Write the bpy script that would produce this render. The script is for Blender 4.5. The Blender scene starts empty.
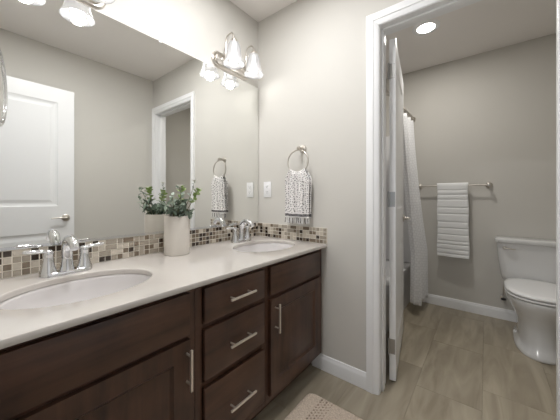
import bpy, bmesh, math, random
from mathutils import Vector, Matrix, noise

random.seed(7)
scene = bpy.context.scene
COL = scene.collection
PI = math.pi

# ------------------------------------------------------------------ camera, world, main light, exposure
cam_d = bpy.data.cameras.new('camera')
cam_d.sensor_fit = 'HORIZONTAL'
cam_d.sensor_width = 36.0
cam_d.lens = 261.85 * 36.0 / 560.0
cam_d.shift_y = -12.965 / 560.0
cam_d.clip_start = 0.02
cam = bpy.data.objects.new('camera', cam_d)
cam.location = (1.3787, -1.4808, 1.0956)
cam.rotation_euler = (PI / 2, 0, 0.6666)
COL.objects.link(cam)
scene.camera = cam

world = bpy.data.worlds.new('world')
scene.world = world
world.use_nodes = True
world.node_tree.nodes['Background'].inputs[0].default_value = (0.80, 0.88, 1.0, 1)
world.node_tree.nodes['Background'].inputs[1].default_value = 0.6

scene.view_settings.view_transform = 'Standard'
scene.view_settings.look = 'None'
scene.view_settings.gamma = 1.0
scene.view_settings.use_curve_mapping = False
scene.view_settings.exposure = 0.84

BULB = 2.1          # emission strength of each vanity bulb
DAYFILL = 1.2            # power of the added daylight fill behind the camera (W)
SPOT = 0.33           # light leaving the mouth of each vanity shade (W)
DOWNW = 4.3          # light of the recessed light in the toilet room (W)
FILLW = 4.2          # base power of the two added, unseen vanity-room fill lights (W)
DOWN = 12.0           # lens emission of the recessed lights, real and added

def area(name, loc, rot, sx, sy, power, color):
    l = bpy.data.lights.new(name, 'AREA')
    l.shape = 'RECTANGLE'; l.size = sx; l.size_y = sy
    l.energy = power; l.color = color
    o = bpy.data.objects.new(name, l)
    o.location = loc; o.rotation_euler = rot
    COL.objects.link(o)
    return o
def point(name, parent, loc, power, color, radius):
    l = bpy.data.lights.new(name, 'POINT')
    l.energy = power; l.color = color; l.shadow_soft_size = radius
    o = bpy.data.objects.new(name, l)
    o.location = loc; o.parent = parent
    COL.objects.link(o)
    return o
# added fill imitating daylight from an unseen bedroom window behind the camera
area('added_daylight_fill', (1.0, -3.52, 1.45), (PI / 2, 0, 0), 1.5, 1.3, DAYFILL, (0.96, 0.98, 1.0))

cy = scene.cycles
cy.use_denoising = True
cy.sample_clamp_indirect = 6.0
cy.max_bounces = 12
cy.diffuse_bounces = 6
cy.glossy_bounces = 8
cy.transmission_bounces = 8
cy.transparent_max_bounces = 12
cy.blur_glossy = 0.3

# ------------------------------------------------------------------ helpers
def new_mat(name):
    m = bpy.data.materials.new(name)
    m.use_nodes = True
    nt = m.node_tree
    b = nt.nodes['Principled BSDF']
    return m, nt, b

def mat(name, col, rough=0.5, metal=0.0, coat=0.0, bump=None, var=None, spec=0.5, emit=None):
    """plain procedural material; bump=(scale,strength), var=(scale,amount)"""
    m, nt, b = new_mat(name)
    b.inputs['Base Color'].default_value = (*col, 1)
    b.inputs['Roughness'].default_value = rough
    b.inputs['Metallic'].default_value = metal
    b.inputs['Coat Weight'].default_value = coat
    b.inputs['Specular IOR Level'].default_value = spec
    tc = nt.nodes.new('ShaderNodeTexCoord')
    if var:
        n = nt.nodes.new('ShaderNodeTexNoise'); n.inputs['Scale'].default_value = var[0]; n.inputs['Detail'].default_value = 4
        nt.links.new(tc.outputs['Object'], n.inputs['Vector'])
        mx = nt.nodes.new('ShaderNodeMix'); mx.data_type = 'RGBA'
        mx.inputs['A'].default_value = (*[c * (1 - var[1]) for c in col], 1)
        mx.inputs['B'].default_value = (*[min(1, c * (1 + var[1])) for c in col], 1)
        nt.links.new(n.outputs['Fac'], mx.inputs['Factor'])
        nt.links.new(mx.outputs['Result'], b.inputs['Base Color'])
    if bump:
        n = nt.nodes.new('ShaderNodeTexNoise'); n.inputs['Scale'].default_value = bump[0]; n.inputs['Detail'].default_value = 3
        nt.links.new(tc.outputs['Object'], n.inputs['Vector'])
        bp = nt.nodes.new('ShaderNodeBump'); bp.inputs['Strength'].default_value = bump[1]; bp.inputs['Distance'].default_value = 0.002
        nt.links.new(n.outputs['Fac'], bp.inputs['Height'])
        nt.links.new(bp.outputs['Normal'], b.inputs['Normal'])
    if emit:
        b.inputs['Emission Color'].default_value = (*emit[0], 1)
        b.inputs['Emission Strength'].default_value = emit[1]
    return m

def wood(name, axis):
    m, nt, b = new_mat(name)
    tc = nt.nodes.new('ShaderNodeTexCoord')
    mp = nt.nodes.new('ShaderNodeMapping')
    s = [34.0, 34.0, 34.0]; s['xyz'.index(axis)] = 2.2
    mp.inputs['Scale'].default_value = s
    nt.links.new(tc.outputs['Object'], mp.inputs['Vector'])
    n = nt.nodes.new('ShaderNodeTexNoise'); n.inputs['Scale'].default_value = 1.0; n.inputs['Detail'].default_value = 6; n.inputs['Distortion'].default_value = 0.4
    nt.links.new(mp.outputs['Vector'], n.inputs['Vector'])
    n2 = nt.nodes.new('ShaderNodeTexNoise'); n2.inputs['Scale'].default_value = 7.0; n2.inputs['Detail'].default_value = 3
    nt.links.new(tc.outputs['Object'], n2.inputs['Vector'])
    ad = nt.nodes.new('ShaderNodeMath'); ad.operation = 'ADD'
    nt.links.new(n.outputs['Fac'], ad.inputs[0]); nt.links.new(n2.outputs['Fac'], ad.inputs[1])
    cr = nt.nodes.new('ShaderNodeValToRGB')
    cr.color_ramp.elements[0].position = 0.7; cr.color_ramp.elements[0].color = (0.036, 0.0165, 0.0105, 1)
    cr.color_ramp.elements[1].position = 1.3; cr.color_ramp.elements[1].color = (0.112, 0.054, 0.032, 1)
    sc = nt.nodes.new('ShaderNodeMath'); sc.operation = 'MULTIPLY'; sc.inputs[1].default_value = 1.0
    nt.links.new(ad.outputs[0], sc.inputs[0])
    mr = nt.nodes.new('ShaderNodeMapRange'); mr.inputs[1].default_value = 0.6; mr.inputs[2].default_value = 1.4
    nt.links.new(sc.outputs[0], mr.inputs[0])
    cr.color_ramp.elements[0].position = 0.1; cr.color_ramp.elements[1].position = 0.9
    nt.links.new(mr.outputs[0], cr.inputs['Fac'])
    nt.links.new(cr.outputs['Color'], b.inputs['Base Color'])
    b.inputs['Roughness'].default_value = 0.34
    bp = nt.nodes.new('ShaderNodeBump'); bp.inputs['Strength'].default_value = 0.12; bp.inputs['Distance'].default_value = 0.001
    nt.links.new(n.outputs['Fac'], bp.inputs['Height']); nt.links.new(bp.outputs['Normal'], b.inputs['Normal'])
    return m

def prop(o, label, cat, group=None, kind=None):
    if label: o['label'] = label
    if cat: o['category'] = cat
    if group: o['group'] = group
    if kind: o['kind'] = kind
    return o

def thing(name, label, cat, loc=(0, 0, 0), rz=0.0, group=None):
    o = bpy.data.objects.new(name, None)
    o.empty_display_size = 0.05
    o.location = loc; o.rotation_euler = (0, 0, rz)
    COL.objects.link(o)
    return prop(o, label, cat, group)

def obj(name, bm, mats, parent=None, smooth=35, loc=None):
    me = bpy.data.meshes.new(name)
    bmesh.ops.recalc_face_normals(bm, faces=bm.faces[:])
    bm.to_mesh(me); bm.free()
    for m in (mats if isinstance(mats, (list, tuple)) else [mats]):
        me.materials.append(m)
    if smooth:
        me.polygons.foreach_set('use_smooth', [True] * len(me.polygons))
        me.set_sharp_from_angle(angle=math.radians(smooth))
    o = bpy.data.objects.new(name, me)
    COL.objects.link(o)
    if parent: o.parent = parent
    if loc: o.location = loc
    return o

def struct(name, bm, m, smooth=35, label=None, cat=None):
    o = obj(name, bm, m, None, smooth)
    o['kind'] = 'structure'
    if label: o['label'] = label
    if cat: o['category'] = cat
    return o

def copy_tree(o, parent=None):
    c = o.copy(); COL.objects.link(c)
    if parent: c.parent = parent
    for ch in list(o.children):
        copy_tree(ch, c)
    return c

def box(bm, x0, x1, y0, y1, z0, z1, bev=0.0, seg=2, mi=0):
    v = [bm.verts.new((x, y, z)) for x in (x0, x1) for y in (y0, y1) for z in (z0, z1)]
    f = [(0, 1, 3, 2), (4, 6, 7, 5), (0, 4, 5, 1), (2, 3, 7, 6), (0, 2, 6, 4), (1, 5, 7, 3)]
    fs = [bm.faces.new([v[i] for i in q]) for q in f]
    for q in fs: q.material_index = mi
    if bev:
        es = set(e for q in fs for e in q.edges)
        r = bmesh.ops.bevel(bm, geom=list(es), offset=bev, segments=seg, profile=0.5, affect='EDGES')
        for q in r['faces']: q.material_index = mi
    return fs

def loft(bm, rings, cap0=True, cap1=True, closed=True, mi=0):
    vs = [[bm.verts.new(p) for p in r] for r in rings]
    n = len(vs[0])
    for a, b in zip(vs[:-1], vs[1:]):
        for i in range(n if closed else n - 1):
            j = (i + 1) % n
            f = bm.faces.new((a[i], a[j], b[j], b[i])); f.material_index = mi
    if cap0:
        f = bm.faces.new(vs[0]); f.material_index = mi
    if cap1:
        f = bm.faces.new(list(reversed(vs[-1]))); f.material_index = mi
    return vs

def frame_of(t):
    t = t.normalized()
    up = Vector((0, 0, 1)) if abs(t.z) < 0.9 else Vector((1, 0, 0))
    a = t.cross(up).normalized(); b = t.cross(a).normalized()
    return a, b

def smooth_path(pts, n=8):
    P = [Vector(p) for p in pts]
    out = []
    for i in range(len(P) - 1):
        p0 = P[max(i - 1, 0)]; p1 = P[i]; p2 = P[i + 1]; p3 = P[min(i + 2, len(P) - 1)]
        for k in range(n):
            t = k / n
            out.append(0.5 * ((2 * p1) + (-p0 + p2) * t + (2 * p0 - 5 * p1 + 4 * p2 - p3) * t * t + (-p0 + 3 * p1 - 3 * p2 + p3) * t ** 3))
    out.append(P[-1])
    return out

def tube(bm, pts, r, n=12, smooth=0, mi=0, flat=None, closed=False):
    """tube along points; r number or list; flat=(sa,sb) squashes the section"""
    m = len(pts)
    rr = r if isinstance(r, (list, tuple)) else [r] * m
    if smooth:
        P = smooth_path(pts, smooth)
        Rr = []
        for i in range(len(pts) - 1):
            for k in range(smooth):
                t = k / smooth
                Rr.append(rr[i] * (1 - t) + rr[i + 1] * t)
        Rr.append(rr[-1])
    else:
        P = [Vector(p) for p in pts]; Rr = list(rr)
    rings = []
    prev = None
    N = len(P)
    for i in range(N):
        if closed: t = P[(i + 1) % N] - P[i - 1]
        else: t = P[min(i + 1, N - 1)] - P[max(i - 1, 0)]
        t.normalize()
        if prev is None:
            a, b = frame_of(t)
        else:
            a = (prev - t * prev.dot(t))
            if a.length < 1e-6: a, b = frame_of(t)
            a.normalize(); b = t.cross(a)
        prev = a
        sa, sb = flat if flat else (1, 1)
        rings.append([P[i] + (a * math.cos(q) * sa + b * math.sin(q) * sb) * Rr[i] for q in [2 * PI * k / n for k in range(n)]])
    if closed:
        vs = loft(bm, rings, False, False, mi=mi)
        for i in range(n):
            j = (i + 1) % n
            # match the seam by nearest start
            pass
        off = min(range(n), key=lambda o: (vs[-1][0].co - vs[0][o].co).length)
        for i in range(n):
            j = (i + 1) % n
            f = bm.faces.new((vs[-1][i], vs[-1][j], vs[0][(j + off) % n], vs[0][(i + off) % n])); f.material_index = mi
    else:
        loft(bm, rings, mi=mi)

def lathe(bm, prof, c=(0, 0, 0), n=28, axis='z', cap0=True, cap1=True, mi=0, sx=1.0, sy=1.0, wob=None):
    """prof: list of (r, h)"""
    rings = []
    for r, h in prof:
        ring = []
        for k in range(n):
            q = 2 * PI * k / n
            rad = r * (1 + (wob(q, h) if wob else 0))
            u, v = rad * math.cos(q) * sx, rad * math.sin(q) * sy
            if axis == 'z': p = (u, v, h)
            elif axis == 'y': p = (u, h, v)
            else: p = (h, u, v)
            ring.append(Vector(p) + Vector(c))
        rings.append(ring)
    loft(bm, rings, cap0, cap1, mi=mi)

def rrect(w, d, r, n=6):
    """rounded rectangle centred at 0, list of (x,y)"""
    out = []
    for cx, cyy, a0 in ((w / 2 - r, d / 2 - r, 0), (-w / 2 + r, d / 2 - r, PI / 2), (-w / 2 + r, -d / 2 + r, PI), (w / 2 - r, -d / 2 + r, 1.5 * PI)):
        for k in range(n + 1):
            a = a0 + PI / 2 * k / n
            out.append((cx + r * math.cos(a), cyy + r * math.sin(a)))
    return out

def panel_leaf(bm, w, h, t, xs, zs, panels, steps, back=True):
    """door leaf in the local plane y = 0 (front, faces -y) .. y = t, x 0..w, z 0..h;
    grid cut at xs, zs; the cells in panels get the inset steps [(width, depth), ...]"""
    def side(y, sgn):
        V = {}
        for i, x in enumerate(xs):
            for j, z in enumerate(zs):
                V[i, j] = bm.verts.new((x, y, z))
        for i in range(len(xs) - 1):
            for j in range(len(zs) - 1):
                q = [V[i, j], V[i + 1, j], V[i + 1, j + 1], V[i, j + 1]]
                if (i, j) not in panels:
                    bm.faces.new(q); continue
                x0, x1, z0, z1 = xs[i], xs[i + 1], zs[j], zs[j + 1]
                yy = y; ring = q
                for wd, dp in steps:
                    x0 += wd; x1 -= wd; z0 += wd; z1 -= wd; yy += dp * sgn
                    nr = [bm.verts.new(p) for p in ((x0, yy, z0), (x1, yy, z0), (x1, yy, z1), (x0, yy, z1))]
                    for k in range(4):
                        bm.faces.new((ring[k], ring[(k + 1) % 4], nr[(k + 1) % 4], nr[k]))
                    ring = nr
                bm.faces.new(ring)
        return V
    A = side(0.0, 1)
    if back and back != 'flat': B = side(t, -1)
    else:
        save = panels; panels = set(); B = side(t, -1); panels = save
    nx, nz = len(xs) - 1, len(zs) - 1
    for i in range(nx):
        bm.faces.new((A[i, 0], A[i + 1, 0], B[i + 1, 0], B[i, 0])); bm.faces.new((A[i, nz], A[i + 1, nz], B[i + 1, nz], B[i, nz]))
    for j in range(nz):
        bm.faces.new((A[0, j], A[0, j + 1], B[0, j + 1], B[0, j])); bm.faces.new((A[nx, j], A[nx, j + 1], B[nx, j + 1], B[nx, j]))

def place(bm, mtx):
    bmesh.ops.transform(bm, matrix=mtx, verts=bm.verts[:])
    return bm

# ------------------------------------------------------------------ materials
M = {}
M['paint'] = mat('wall_paint', (0.60, 0.582, 0.545), 0.75, bump=(260, 0.12))
M['ceil'] = mat('ceiling_paint', (0.84, 0.81, 0.785), 0.9, bump=(180, 0.2))
M['trim'] = mat('white_trim_paint', (0.84, 0.845, 0.855), 0.32)
M['mirror'] = mat('mirror_silver', (0.90, 0.905, 0.885), 0.0, 1.0)
M['counter'] = mat('cream_quartz', (0.57, 0.535, 0.50), 0.10, coat=0.3, var=(60, 0.02))
M['woodh'] = wood('espresso_wood_level', 'y')
M['woodv'] = wood('espresso_wood_upright', 'z')
M['gap'] = mat('cabinet_inside', (0.05, 0.03, 0.022), 0.6)
M['nickel'] = mat('brushed_nickel', (0.60, 0.565, 0.52), 0.30, 1.0)
M['pull'] = mat('satin_nickel_pull', (0.80, 0.74, 0.66), 0.38, 0.85)
M['steel'] = mat('satin_steel', (0.40, 0.40, 0.39), 0.4, 1.0)
M['chrome'] = mat('chrome', (0.80, 0.81, 0.83), 0.07, 1.0)
M['porc'] = mat('white_porcelain', (0.70, 0.70, 0.70), 0.12, coat=0.5)
M['shaded_porc'] = mat('shaded_white_porcelain', (0.66, 0.635, 0.63), 0.12, coat=0.4)  # white porcelain darkened; the bowl's depth shade is put into the colour
M['seat'] = mat('toilet_seat_plastic', (0.82, 0.82, 0.82), 0.2)
M['rubber'] = mat('dark_rubber', (0.03, 0.03, 0.03), 0.7)
M['grout'] = mat('light_grout', (0.80, 0.75, 0.67), 0.85)
M['t_dark'] = mat('tile_dark_brown_glass', (0.036, 0.023, 0.015), 0.10, coat=0.4)
M['t_taupe'] = mat('tile_taupe_glass', (0.18, 0.14, 0.10), 0.12, coat=0.4, var=(90, 0.2))
M['t_grey'] = mat('tile_grey_beige_glass', (0.34, 0.30, 0.245), 0.14, coat=0.4, var=(90, 0.2))
M['t_stone'] = mat('tile_pale_stone', (0.52, 0.47, 0.40), 0.35, var=(120, 0.15))
M['plastic'] = mat('white_plastic', (0.85, 0.85, 0.86), 0.25)
M['slot'] = mat('dark_slot', (0.05, 0.05, 0.05), 0.5)
M['pot'] = mat('matte_white_ceramic', (0.60, 0.56, 0.51), 0.75, bump=(120, 0.25))
M['soil'] = mat('dark_potting_soil', (0.03, 0.022, 0.015), 0.95)
M['leaf_dark'] = mat('leaf_blue_green', (0.095, 0.135, 0.098), 0.5, var=(40, 0.45))
M['leaf_grey'] = mat('leaf_silver_green', (0.30, 0.37, 0.30), 0.55, var=(40, 0.3))
M['leaf_light'] = mat('leaf_light_green', (0.27, 0.37, 0.13), 0.5, var=(50, 0.35))
M['bud'] = mat('white_bud', (0.75, 0.74, 0.70), 0.6)
M['stem'] = mat('green_brown_stem', (0.16, 0.16, 0.08), 0.6)
M['tub'] = mat('white_acrylic', (0.80, 0.80, 0.81), 0.18)

def floor_mat():
    m, nt, b = new_mat('wood_look_floor_tile')
    g = nt.nodes.new('ShaderNodeNewGeometry')
    at = nt.nodes.new('ShaderNodeAttribute'); at.attribute_name = 'tone'
    mul = nt.nodes.new('ShaderNodeVectorMath'); mul.operation = 'SCALE'; mul.inputs['Scale'].default_value = 37.0
    nt.links.new(at.outputs['Vector'], mul.inputs[0])
    ad = nt.nodes.new('ShaderNodeVectorMath'); ad.operation = 'ADD'
    nt.links.new(g.outputs['Position'], ad.inputs[0]); nt.links.new(mul.outputs['Vector'], ad.inputs[1])
    mp = nt.nodes.new('ShaderNodeMapping'); mp.inputs['Scale'].default_value = (11, 1.6, 1)
    nt.links.new(ad.outputs['Vector'], mp.inputs['Vector'])
    n = nt.nodes.new('ShaderNodeTexNoise'); n.inputs['Scale'].default_value = 1.0; n.inputs['Detail'].default_value = 7; n.inputs['Distortion'].default_value = 1.2
    nt.links.new(mp.outputs['Vector'], n.inputs['Vector'])
    cr = nt.nodes.new('ShaderNodeValToRGB')
    cr.color_ramp.elements[0].position = 0.3; cr.color_ramp.elements[0].color = (0.25, 0.212, 0.155, 1)
    cr.color_ramp.elements[1].position = 0.7; cr.color_ramp.elements[1].color = (0.40, 0.352, 0.272, 1)
    nt.links.new(n.outputs['Fac'], cr.inputs['Fac'])
    hs = nt.nodes.new('ShaderNodeHueSaturation')
    mr = nt.nodes.new('ShaderNodeMapRange'); mr.inputs['To Min'].default_value = 0.9; mr.inputs['To Max'].default_value = 1.1
    sp = nt.nodes.new('ShaderNodeSeparateXYZ'); nt.links.new(at.outputs['Vector'], sp.inputs[0])
    nt.links.new(sp.outputs['X'], mr.inputs['Value']); nt.links.new(mr.outputs['Result'], hs.inputs['Value'])
    nt.links.new(cr.outputs['Color'], hs.inputs['Color'])
    nt.links.new(hs.outputs['Color'], b.inputs['Base Color'])
    b.inputs['Roughness'].default_value = 0.33
    return m
M['floor'] = floor_mat()
M['fgrout'] = mat('floor_grout', (0.20, 0.165, 0.125), 0.85)

# ------------------------------------------------------------------ the setting
H = 2.44            # ceiling
W = 1.672           # right wall
YC = -1.535         # wall with the entry doorway
WT = 0.115          # wall thickness
YB = 1.605          # back wall of the toilet room
XA0, XJ0, XJ1 = 0.8477, 0.915, 1.616     # casing outer edge, jamb faces of the toilet doorway
XE0, XE1 = 0.835, 1.612                  # jamb faces of the entry doorway
XR = 2.12                                # right wall of toilet room
YW = -3.45                               # bedroom window wall
DH = 2.045                               # head height of the doorways

# floor: grout bed and tiles (long side along y, running bond)
bm = bmesh.new()
box(bm, -0.75, 2.75, YW - 0.1, YB + 0.1, -0.08, -0.0015, mi=1)
lay = bm.loops.layers.float_vector.new('tone')
TW, TL, GR = 0.3048, 0.6096, 0.0022
tiles = []
for i in range(-7, 5):
    x0 = 1.363 + i * TW
    off = 0.82 if i % 2 else 0.40
    for j in range(-8, 4):
        y0 = off + j * TL
        xa, xb, ya, yb = max(x0, -0.75), min(x0 + TW, 2.75), max(y0, YW - 0.1), min(y0 + TL, YB + 0.1)
        if xb - xa > 0.01 and yb - ya > 0.01:
            tiles.append((xa + GR / 2, xb - GR / 2, ya + GR / 2, yb - GR / 2))
for q in tiles:
    a, b_, c, d = q
    top = [bm.verts.new(p) for p in ((a, c, 0), (b_, c, 0), (b_, d, 0), (a, d, 0))]
    low = [bm.verts.new((p[0], p[1], -0.0015)) for p in ((a - .0008, c - .0008), (b_ + .0008, c - .0008), (b_ + .0008, d + .0008), (a - .0008, d + .0008))]
    tone = Vector((random.random(), random.random(), random.random()))
    fs = [bm.faces.new(top)] + [bm.faces.new((top[k], low[k], low[(k + 1) % 4], top[(k + 1) % 4])) for k in range(4)]
    for f in fs:
        for l in f.loops: l[lay] = tone
struct('floor', bm, [M['floor'], M['fgrout']], smooth=0)

bm = bmesh.new(); box(bm, -0.75, 2.75, YW - 0.1, YB + 0.1, H, H + 0.1)
struct('ceiling', bm, M['ceil'], 0)

bm = bmesh.new(); box(bm, -0.12, 0.0, YC - WT, YB + 0.12, 0, H); struct('wall_left', bm, M['paint'], 0)
bm = bmesh.new(); box(bm, W, W + 0.115, YC - WT, 0, 0, H); struct('wall_right', bm, M['paint'], 0)
bm = bmesh.new()      # partition between the vanity room and the toilet room, with the doorway
box(bm, 0.0, XJ0 - 0.018, 0, WT, 0, H); box(bm, XJ1 + 0.018, XR, 0, WT, 0, H); box(bm, XJ0 - 0.018, XJ1 + 0.018, 0, WT, DH + 0.018, H)
struct('wall_partition', bm, M['paint'], 0)
bm = bmesh.new(); box(bm, 0, XR + 0.12, YB, YB + 0.12, 0, H); struct('wall_back', bm, M['paint'], 0)
bm = bmesh.new(); box(bm, XR, XR + 0.12, 0, YB, 0, H); struct('wall_toilet_right', bm, M['paint'], 0)
bm = bmesh.new()      # wall with the entry doorway the photograph is taken from
box(bm, 0, XE0 - 0.018, YC - WT, YC, 0, H); box(bm, XE1 + 0.018, W, YC - WT, YC, 0, H); box(bm, XE0 - 0.018, XE1 + 0.018, YC - WT, YC, DH + 0.018, H)
struct('wall_front', bm, M['paint'], 0)
# bedroom behind the camera
bm = bmesh.new(); box(bm, -0.75, -0.63, YW, YC - WT, 0, H); box(bm, -0.63, -0.12, YC - WT, YC, 0, H); struct('wall_bedroom_left', bm, M['paint'], 0)
bm = bmesh.new(); box(bm, 2.63, 2.75, YW, YC - WT, 0, H); box(bm, W + .115, 2.63, YC - WT, YC, 0, H); struct('wall_bedroom_right', bm, M['paint'], 0)
bm = bmesh.new()
box(bm, -0.63, 0.2, YW - 0.1, YW, 0, H); box(bm, 1.8, 2.63, YW - 0.1, YW, 0, H)
box(bm, 0.2, 1.8, YW - 0.1, YW, 0, 0.75); box(bm, 0.2, 1.8, YW - 0.1, YW, 2.15, H)
struct('wall_bedroom_window', bm, M['paint'], 0)
bm = bmesh.new()
for (a, b_, c, d) in ((0.2, 0.25, 0.75, 2.15), (1.75, 1.8, 0.75, 2.15), (0.2, 1.8, 0.75, 0.80), (0.2, 1.8, 2.10, 2.15), (0.98, 1.02, 0.8, 2.1)):
    box(bm, a, b_, YW - 0.07, YW - 0.02, c, d, 0.003)
struct('window_1', bm, M['trim'])  # unseen window, added to go with the daylight fill

# door casings (profiled), jambs and stops
def casing_leg(bm, x0, x1, z0, z1, y, s, inner):
    """upright casing from x0 to x1, on a wall face y, standing out by s*thickness; inner = +1 when the opening is at x1"""
    w = x1 - x0
    prof = [(0.0, 0.0), (0.0, 0.012), (0.004, 0.016), (0.58, 0.018), (0.62, 0.014), (0.82, 0.011), (0.90, 0.009), (1.0, 0.006), (1.0, 0.0)]
    pts = []
    for u, t in prof:
        uu = u if u > 0.01 else u
        x = x0 + w * uu if inner > 0 else x1 - w * uu
        pts.append((x, y + s * t))
    loft(bm, [[Vector((p[0], p[1], z0)) for p in pts], [Vector((p[0], p[1], z1)) for p in pts]])
def casing_head(bm, x0, x1, z0, z1, y, s):
    h = z1 - z0
    prof = [(0.0, 0.0), (0.0, 0.012), (0.004, 0.016), (0.58, 0.018), (0.62, 0.014), (0.82, 0.011), (0.90, 0.009), (1.0, 0.006), (1.0, 0.0)]
    pts = [(y + s * t, z1 - h * u) for u, t in prof]
    # mitred ends
    ra, rb = [], []
    for (yy, zz) in pts:
        k = (z1 - zz)
        ra.append(Vector((x0 + k, yy, zz))); rb.append(Vector((x1 - k, yy, zz)))
    loft(bm, [ra, rb])
CW = 0.066
def doorway_trim(name, xj0, xj1, y0, y1, outer, label):
    bm = bmesh.new()
    zt = DH + CW + 0.004
    for (y, s) in outer:
        for inner, (a, b_) in ((1, (xj0 - 0.003 - CW, xj0 - 0.003)), (-1, (xj1 + 0.003, xj1 + 0.003 + CW))):
            casing_leg(bm, a, b_, 0, zt - 0.0, y, s, inner)
        casing_head(bm, xj0 - 0.003 - CW, xj1 + 0.003 + CW, DH + 0.003, zt + 0.0005, y, s * 1.02)
    # jambs
    box(bm, xj0 - 0.018, xj0, y0 - 0.001, y1 + 0.001, 0, DH + 0.018)
    box(bm, xj1, xj1 + 0.018, y0 - 0.001, y1 + 0.001, 0, DH + 0.018)
    box(bm, xj0, xj1, y0 - 0.001, y1 + 0.001, DH, DH + 0.018)
    return bm
bm = doorway_trim('trim_1', XJ0, XJ1, 0, WT, ((0.0, -1), (WT, 1)), '')
sy0, sy1 = 0.036, 0.072        # stops
box(bm, XJ0, XJ0 + 0.010, sy0, sy1, 0, DH, 0.002); box(bm, XJ1 - 0.010, XJ1, sy0, sy1, 0, DH, 0.002); box(bm, XJ0, XJ1, sy0, sy1, DH - 0.010, DH, 0.002)
struct('trim_1', bm, M['trim'])
bm = doorway_trim('trim_2', XE0, XE1, YC - WT, YC, ((YC, 1), (YC - WT, -1)), '')
struct('trim_2', bm, M['trim'])

def baseboard(name, p0, p1, nrm):
    """board along p0->p1 standing out along nrm"""
    p0, p1, nrm = Vector(p0), Vector(p1), Vector(nrm)
    prof = [(0, 0), (0.013, 0), (0.013, 0.066), (0.010, 0.078), (0.0065, 0.084), (0.006, 0.091), (0.003, 0.094), (0, 0.094)]
    bm = bmesh.new()
    loft(bm, [[p + nrm * t + Vector((0, 0, z)) for t, z in prof] for p in (p0, p1)])
    struct(name, bm, M['trim'], 30)
baseboard('baseboard_partition', (0.49, 0, 0), (XJ0 - 0.003 - CW, 0, 0), (0, -1, 0))
baseboard('baseboard_back', (0.80, YB, 0), (XR, YB, 0), (0, -1, 0))
baseboard('baseboard_right', (W, YC + 0.02, 0), (W, -0.02, 0), (-1, 0, 0))
baseboard('baseboard_toilet_right', (XR, WT, 0), (XR, YB, 0), (-1, 0, 0))
baseboard('baseboard_toilet_partition', (XJ1 + 0.003 + CW, WT, 0), (XR, WT, 0), (0, 1, 0))
baseboard('baseboard_front', (0.60, YC, 0), (XE0 - 0.003 - CW, YC, 0), (0, 1, 0))

# doors: two-panel moulded leaves
LEVER = {}
def lever_set(parent, x, z, t, direction, both=True):
    """rose + lever on the front (-y) face and the back face of a leaf"""
    for nm, y, s in (('door_handle', 0.0, -1), ('door_handle', t, 1))[: 2 if both else 1]:
        bm = bmesh.new()
        lathe(bm, [(0.0, 0), (0.027, 0), (0.030, 0.002), (0.030, 0.006), (0.024, 0.010), (0.011, 0.012), (0.010, 0.046), (0.0, 0.046)], axis='y', n=24)
        tube(bm, [(0, 0.042, 0), (direction * 0.015, 0.047, 0.001), (direction * 0.06, 0.048, 0.004), (direction * 0.108, 0.046, 0.0)], [0.009, 0.009, 0.008, 0.006], n=10, smooth=4, flat=(1.1, 0.8))
        if s < 0:
            place(bm, Matrix.Diagonal((1, -1, 1, 1)))
        place(bm, Matrix.Translation((x, y, z)))
        h = obj(nm, bm, M['nickel'], parent)
def door_leaf(name, loc, rz, w, h, mirrored, handle_dir, hz=0.91, both=True):
    t = 0.035
    root = obj(name, bmesh.new(), M['trim'], None)
    bm = bmesh.new()
    st = 0.115
    panel_leaf(bm, w, h, t, [0, st, w - st, w], [0, 0.19, 0.775, 1.005, h - 0.125, h], {(1, 1), (1, 3)},
               [(0.006, 0.004), (0.014, 0.0045), (0.012, 0.0), (0.022, -0.006)])
    if mirrored:
        place(bm, Matrix.Diagonal((-1, 1, 1, 1)))
    bmesh.ops.recalc_face_normals(bm, faces=bm.faces[:])
    bm.to_mesh(root.data); bm.free()
    root.location = loc; root.rotation_euler = (0, 0, rz)
    root['kind'] = 'structure'
    sgn = -1 if mirrored else 1
    lever_set(root, sgn * (w - 0.062), hz, t, handle_dir, both)
    for z in (0.20, 1.07, 1.83):
        bm = bmesh.new()
        x = 0.0
        box(bm, min(0, -sgn * 0.0016), max(0, -sgn * 0.0016), 0.004, 0.034, z - 0.044, z + 0.044)     # leaf let into the hinge edge
        tube(bm, [(-sgn * 0.006, t + 0.004, z - 0.046), (-sgn * 0.006, t + 0.004, z + 0.046)], 0.0058, n=10)
        obj('hinge', bm, M['steel'], root)
    return root

# toilet-room door: leaf from the hinge edge, standing open ~100 degrees.  local x along the leaf, front face -y
ang = math.radians(99.6)
d1 = door_leaf('door_1', (0.962, 0.150, 0.012), ang, 0.695, 2.018, False, -1, 0.915)
# with this rotation the leaf's front (-y) turns to +x, and its thickness goes towards -x: matches the photo
d2 = door_leaf('door_2', (1.582, YC + 0.002, 0.012), PI / 2 + math.radians(-0.3), 0.768, 2.035, False, -1, 0.90, both=False)
# its front (-y) now faces +x (the wall); turn it so that the lever is on the room side
d2.rotation_euler = (0, 0, PI / 2)
for ch in d2.children:
    if ch.name.startswith('door_handle'):
        ch.location = (2 * 0 , 0.035, 0); ch.scale = (1, -1, 1)
d2.location = (1.617, YC + 0.002, 0.012)

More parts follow.
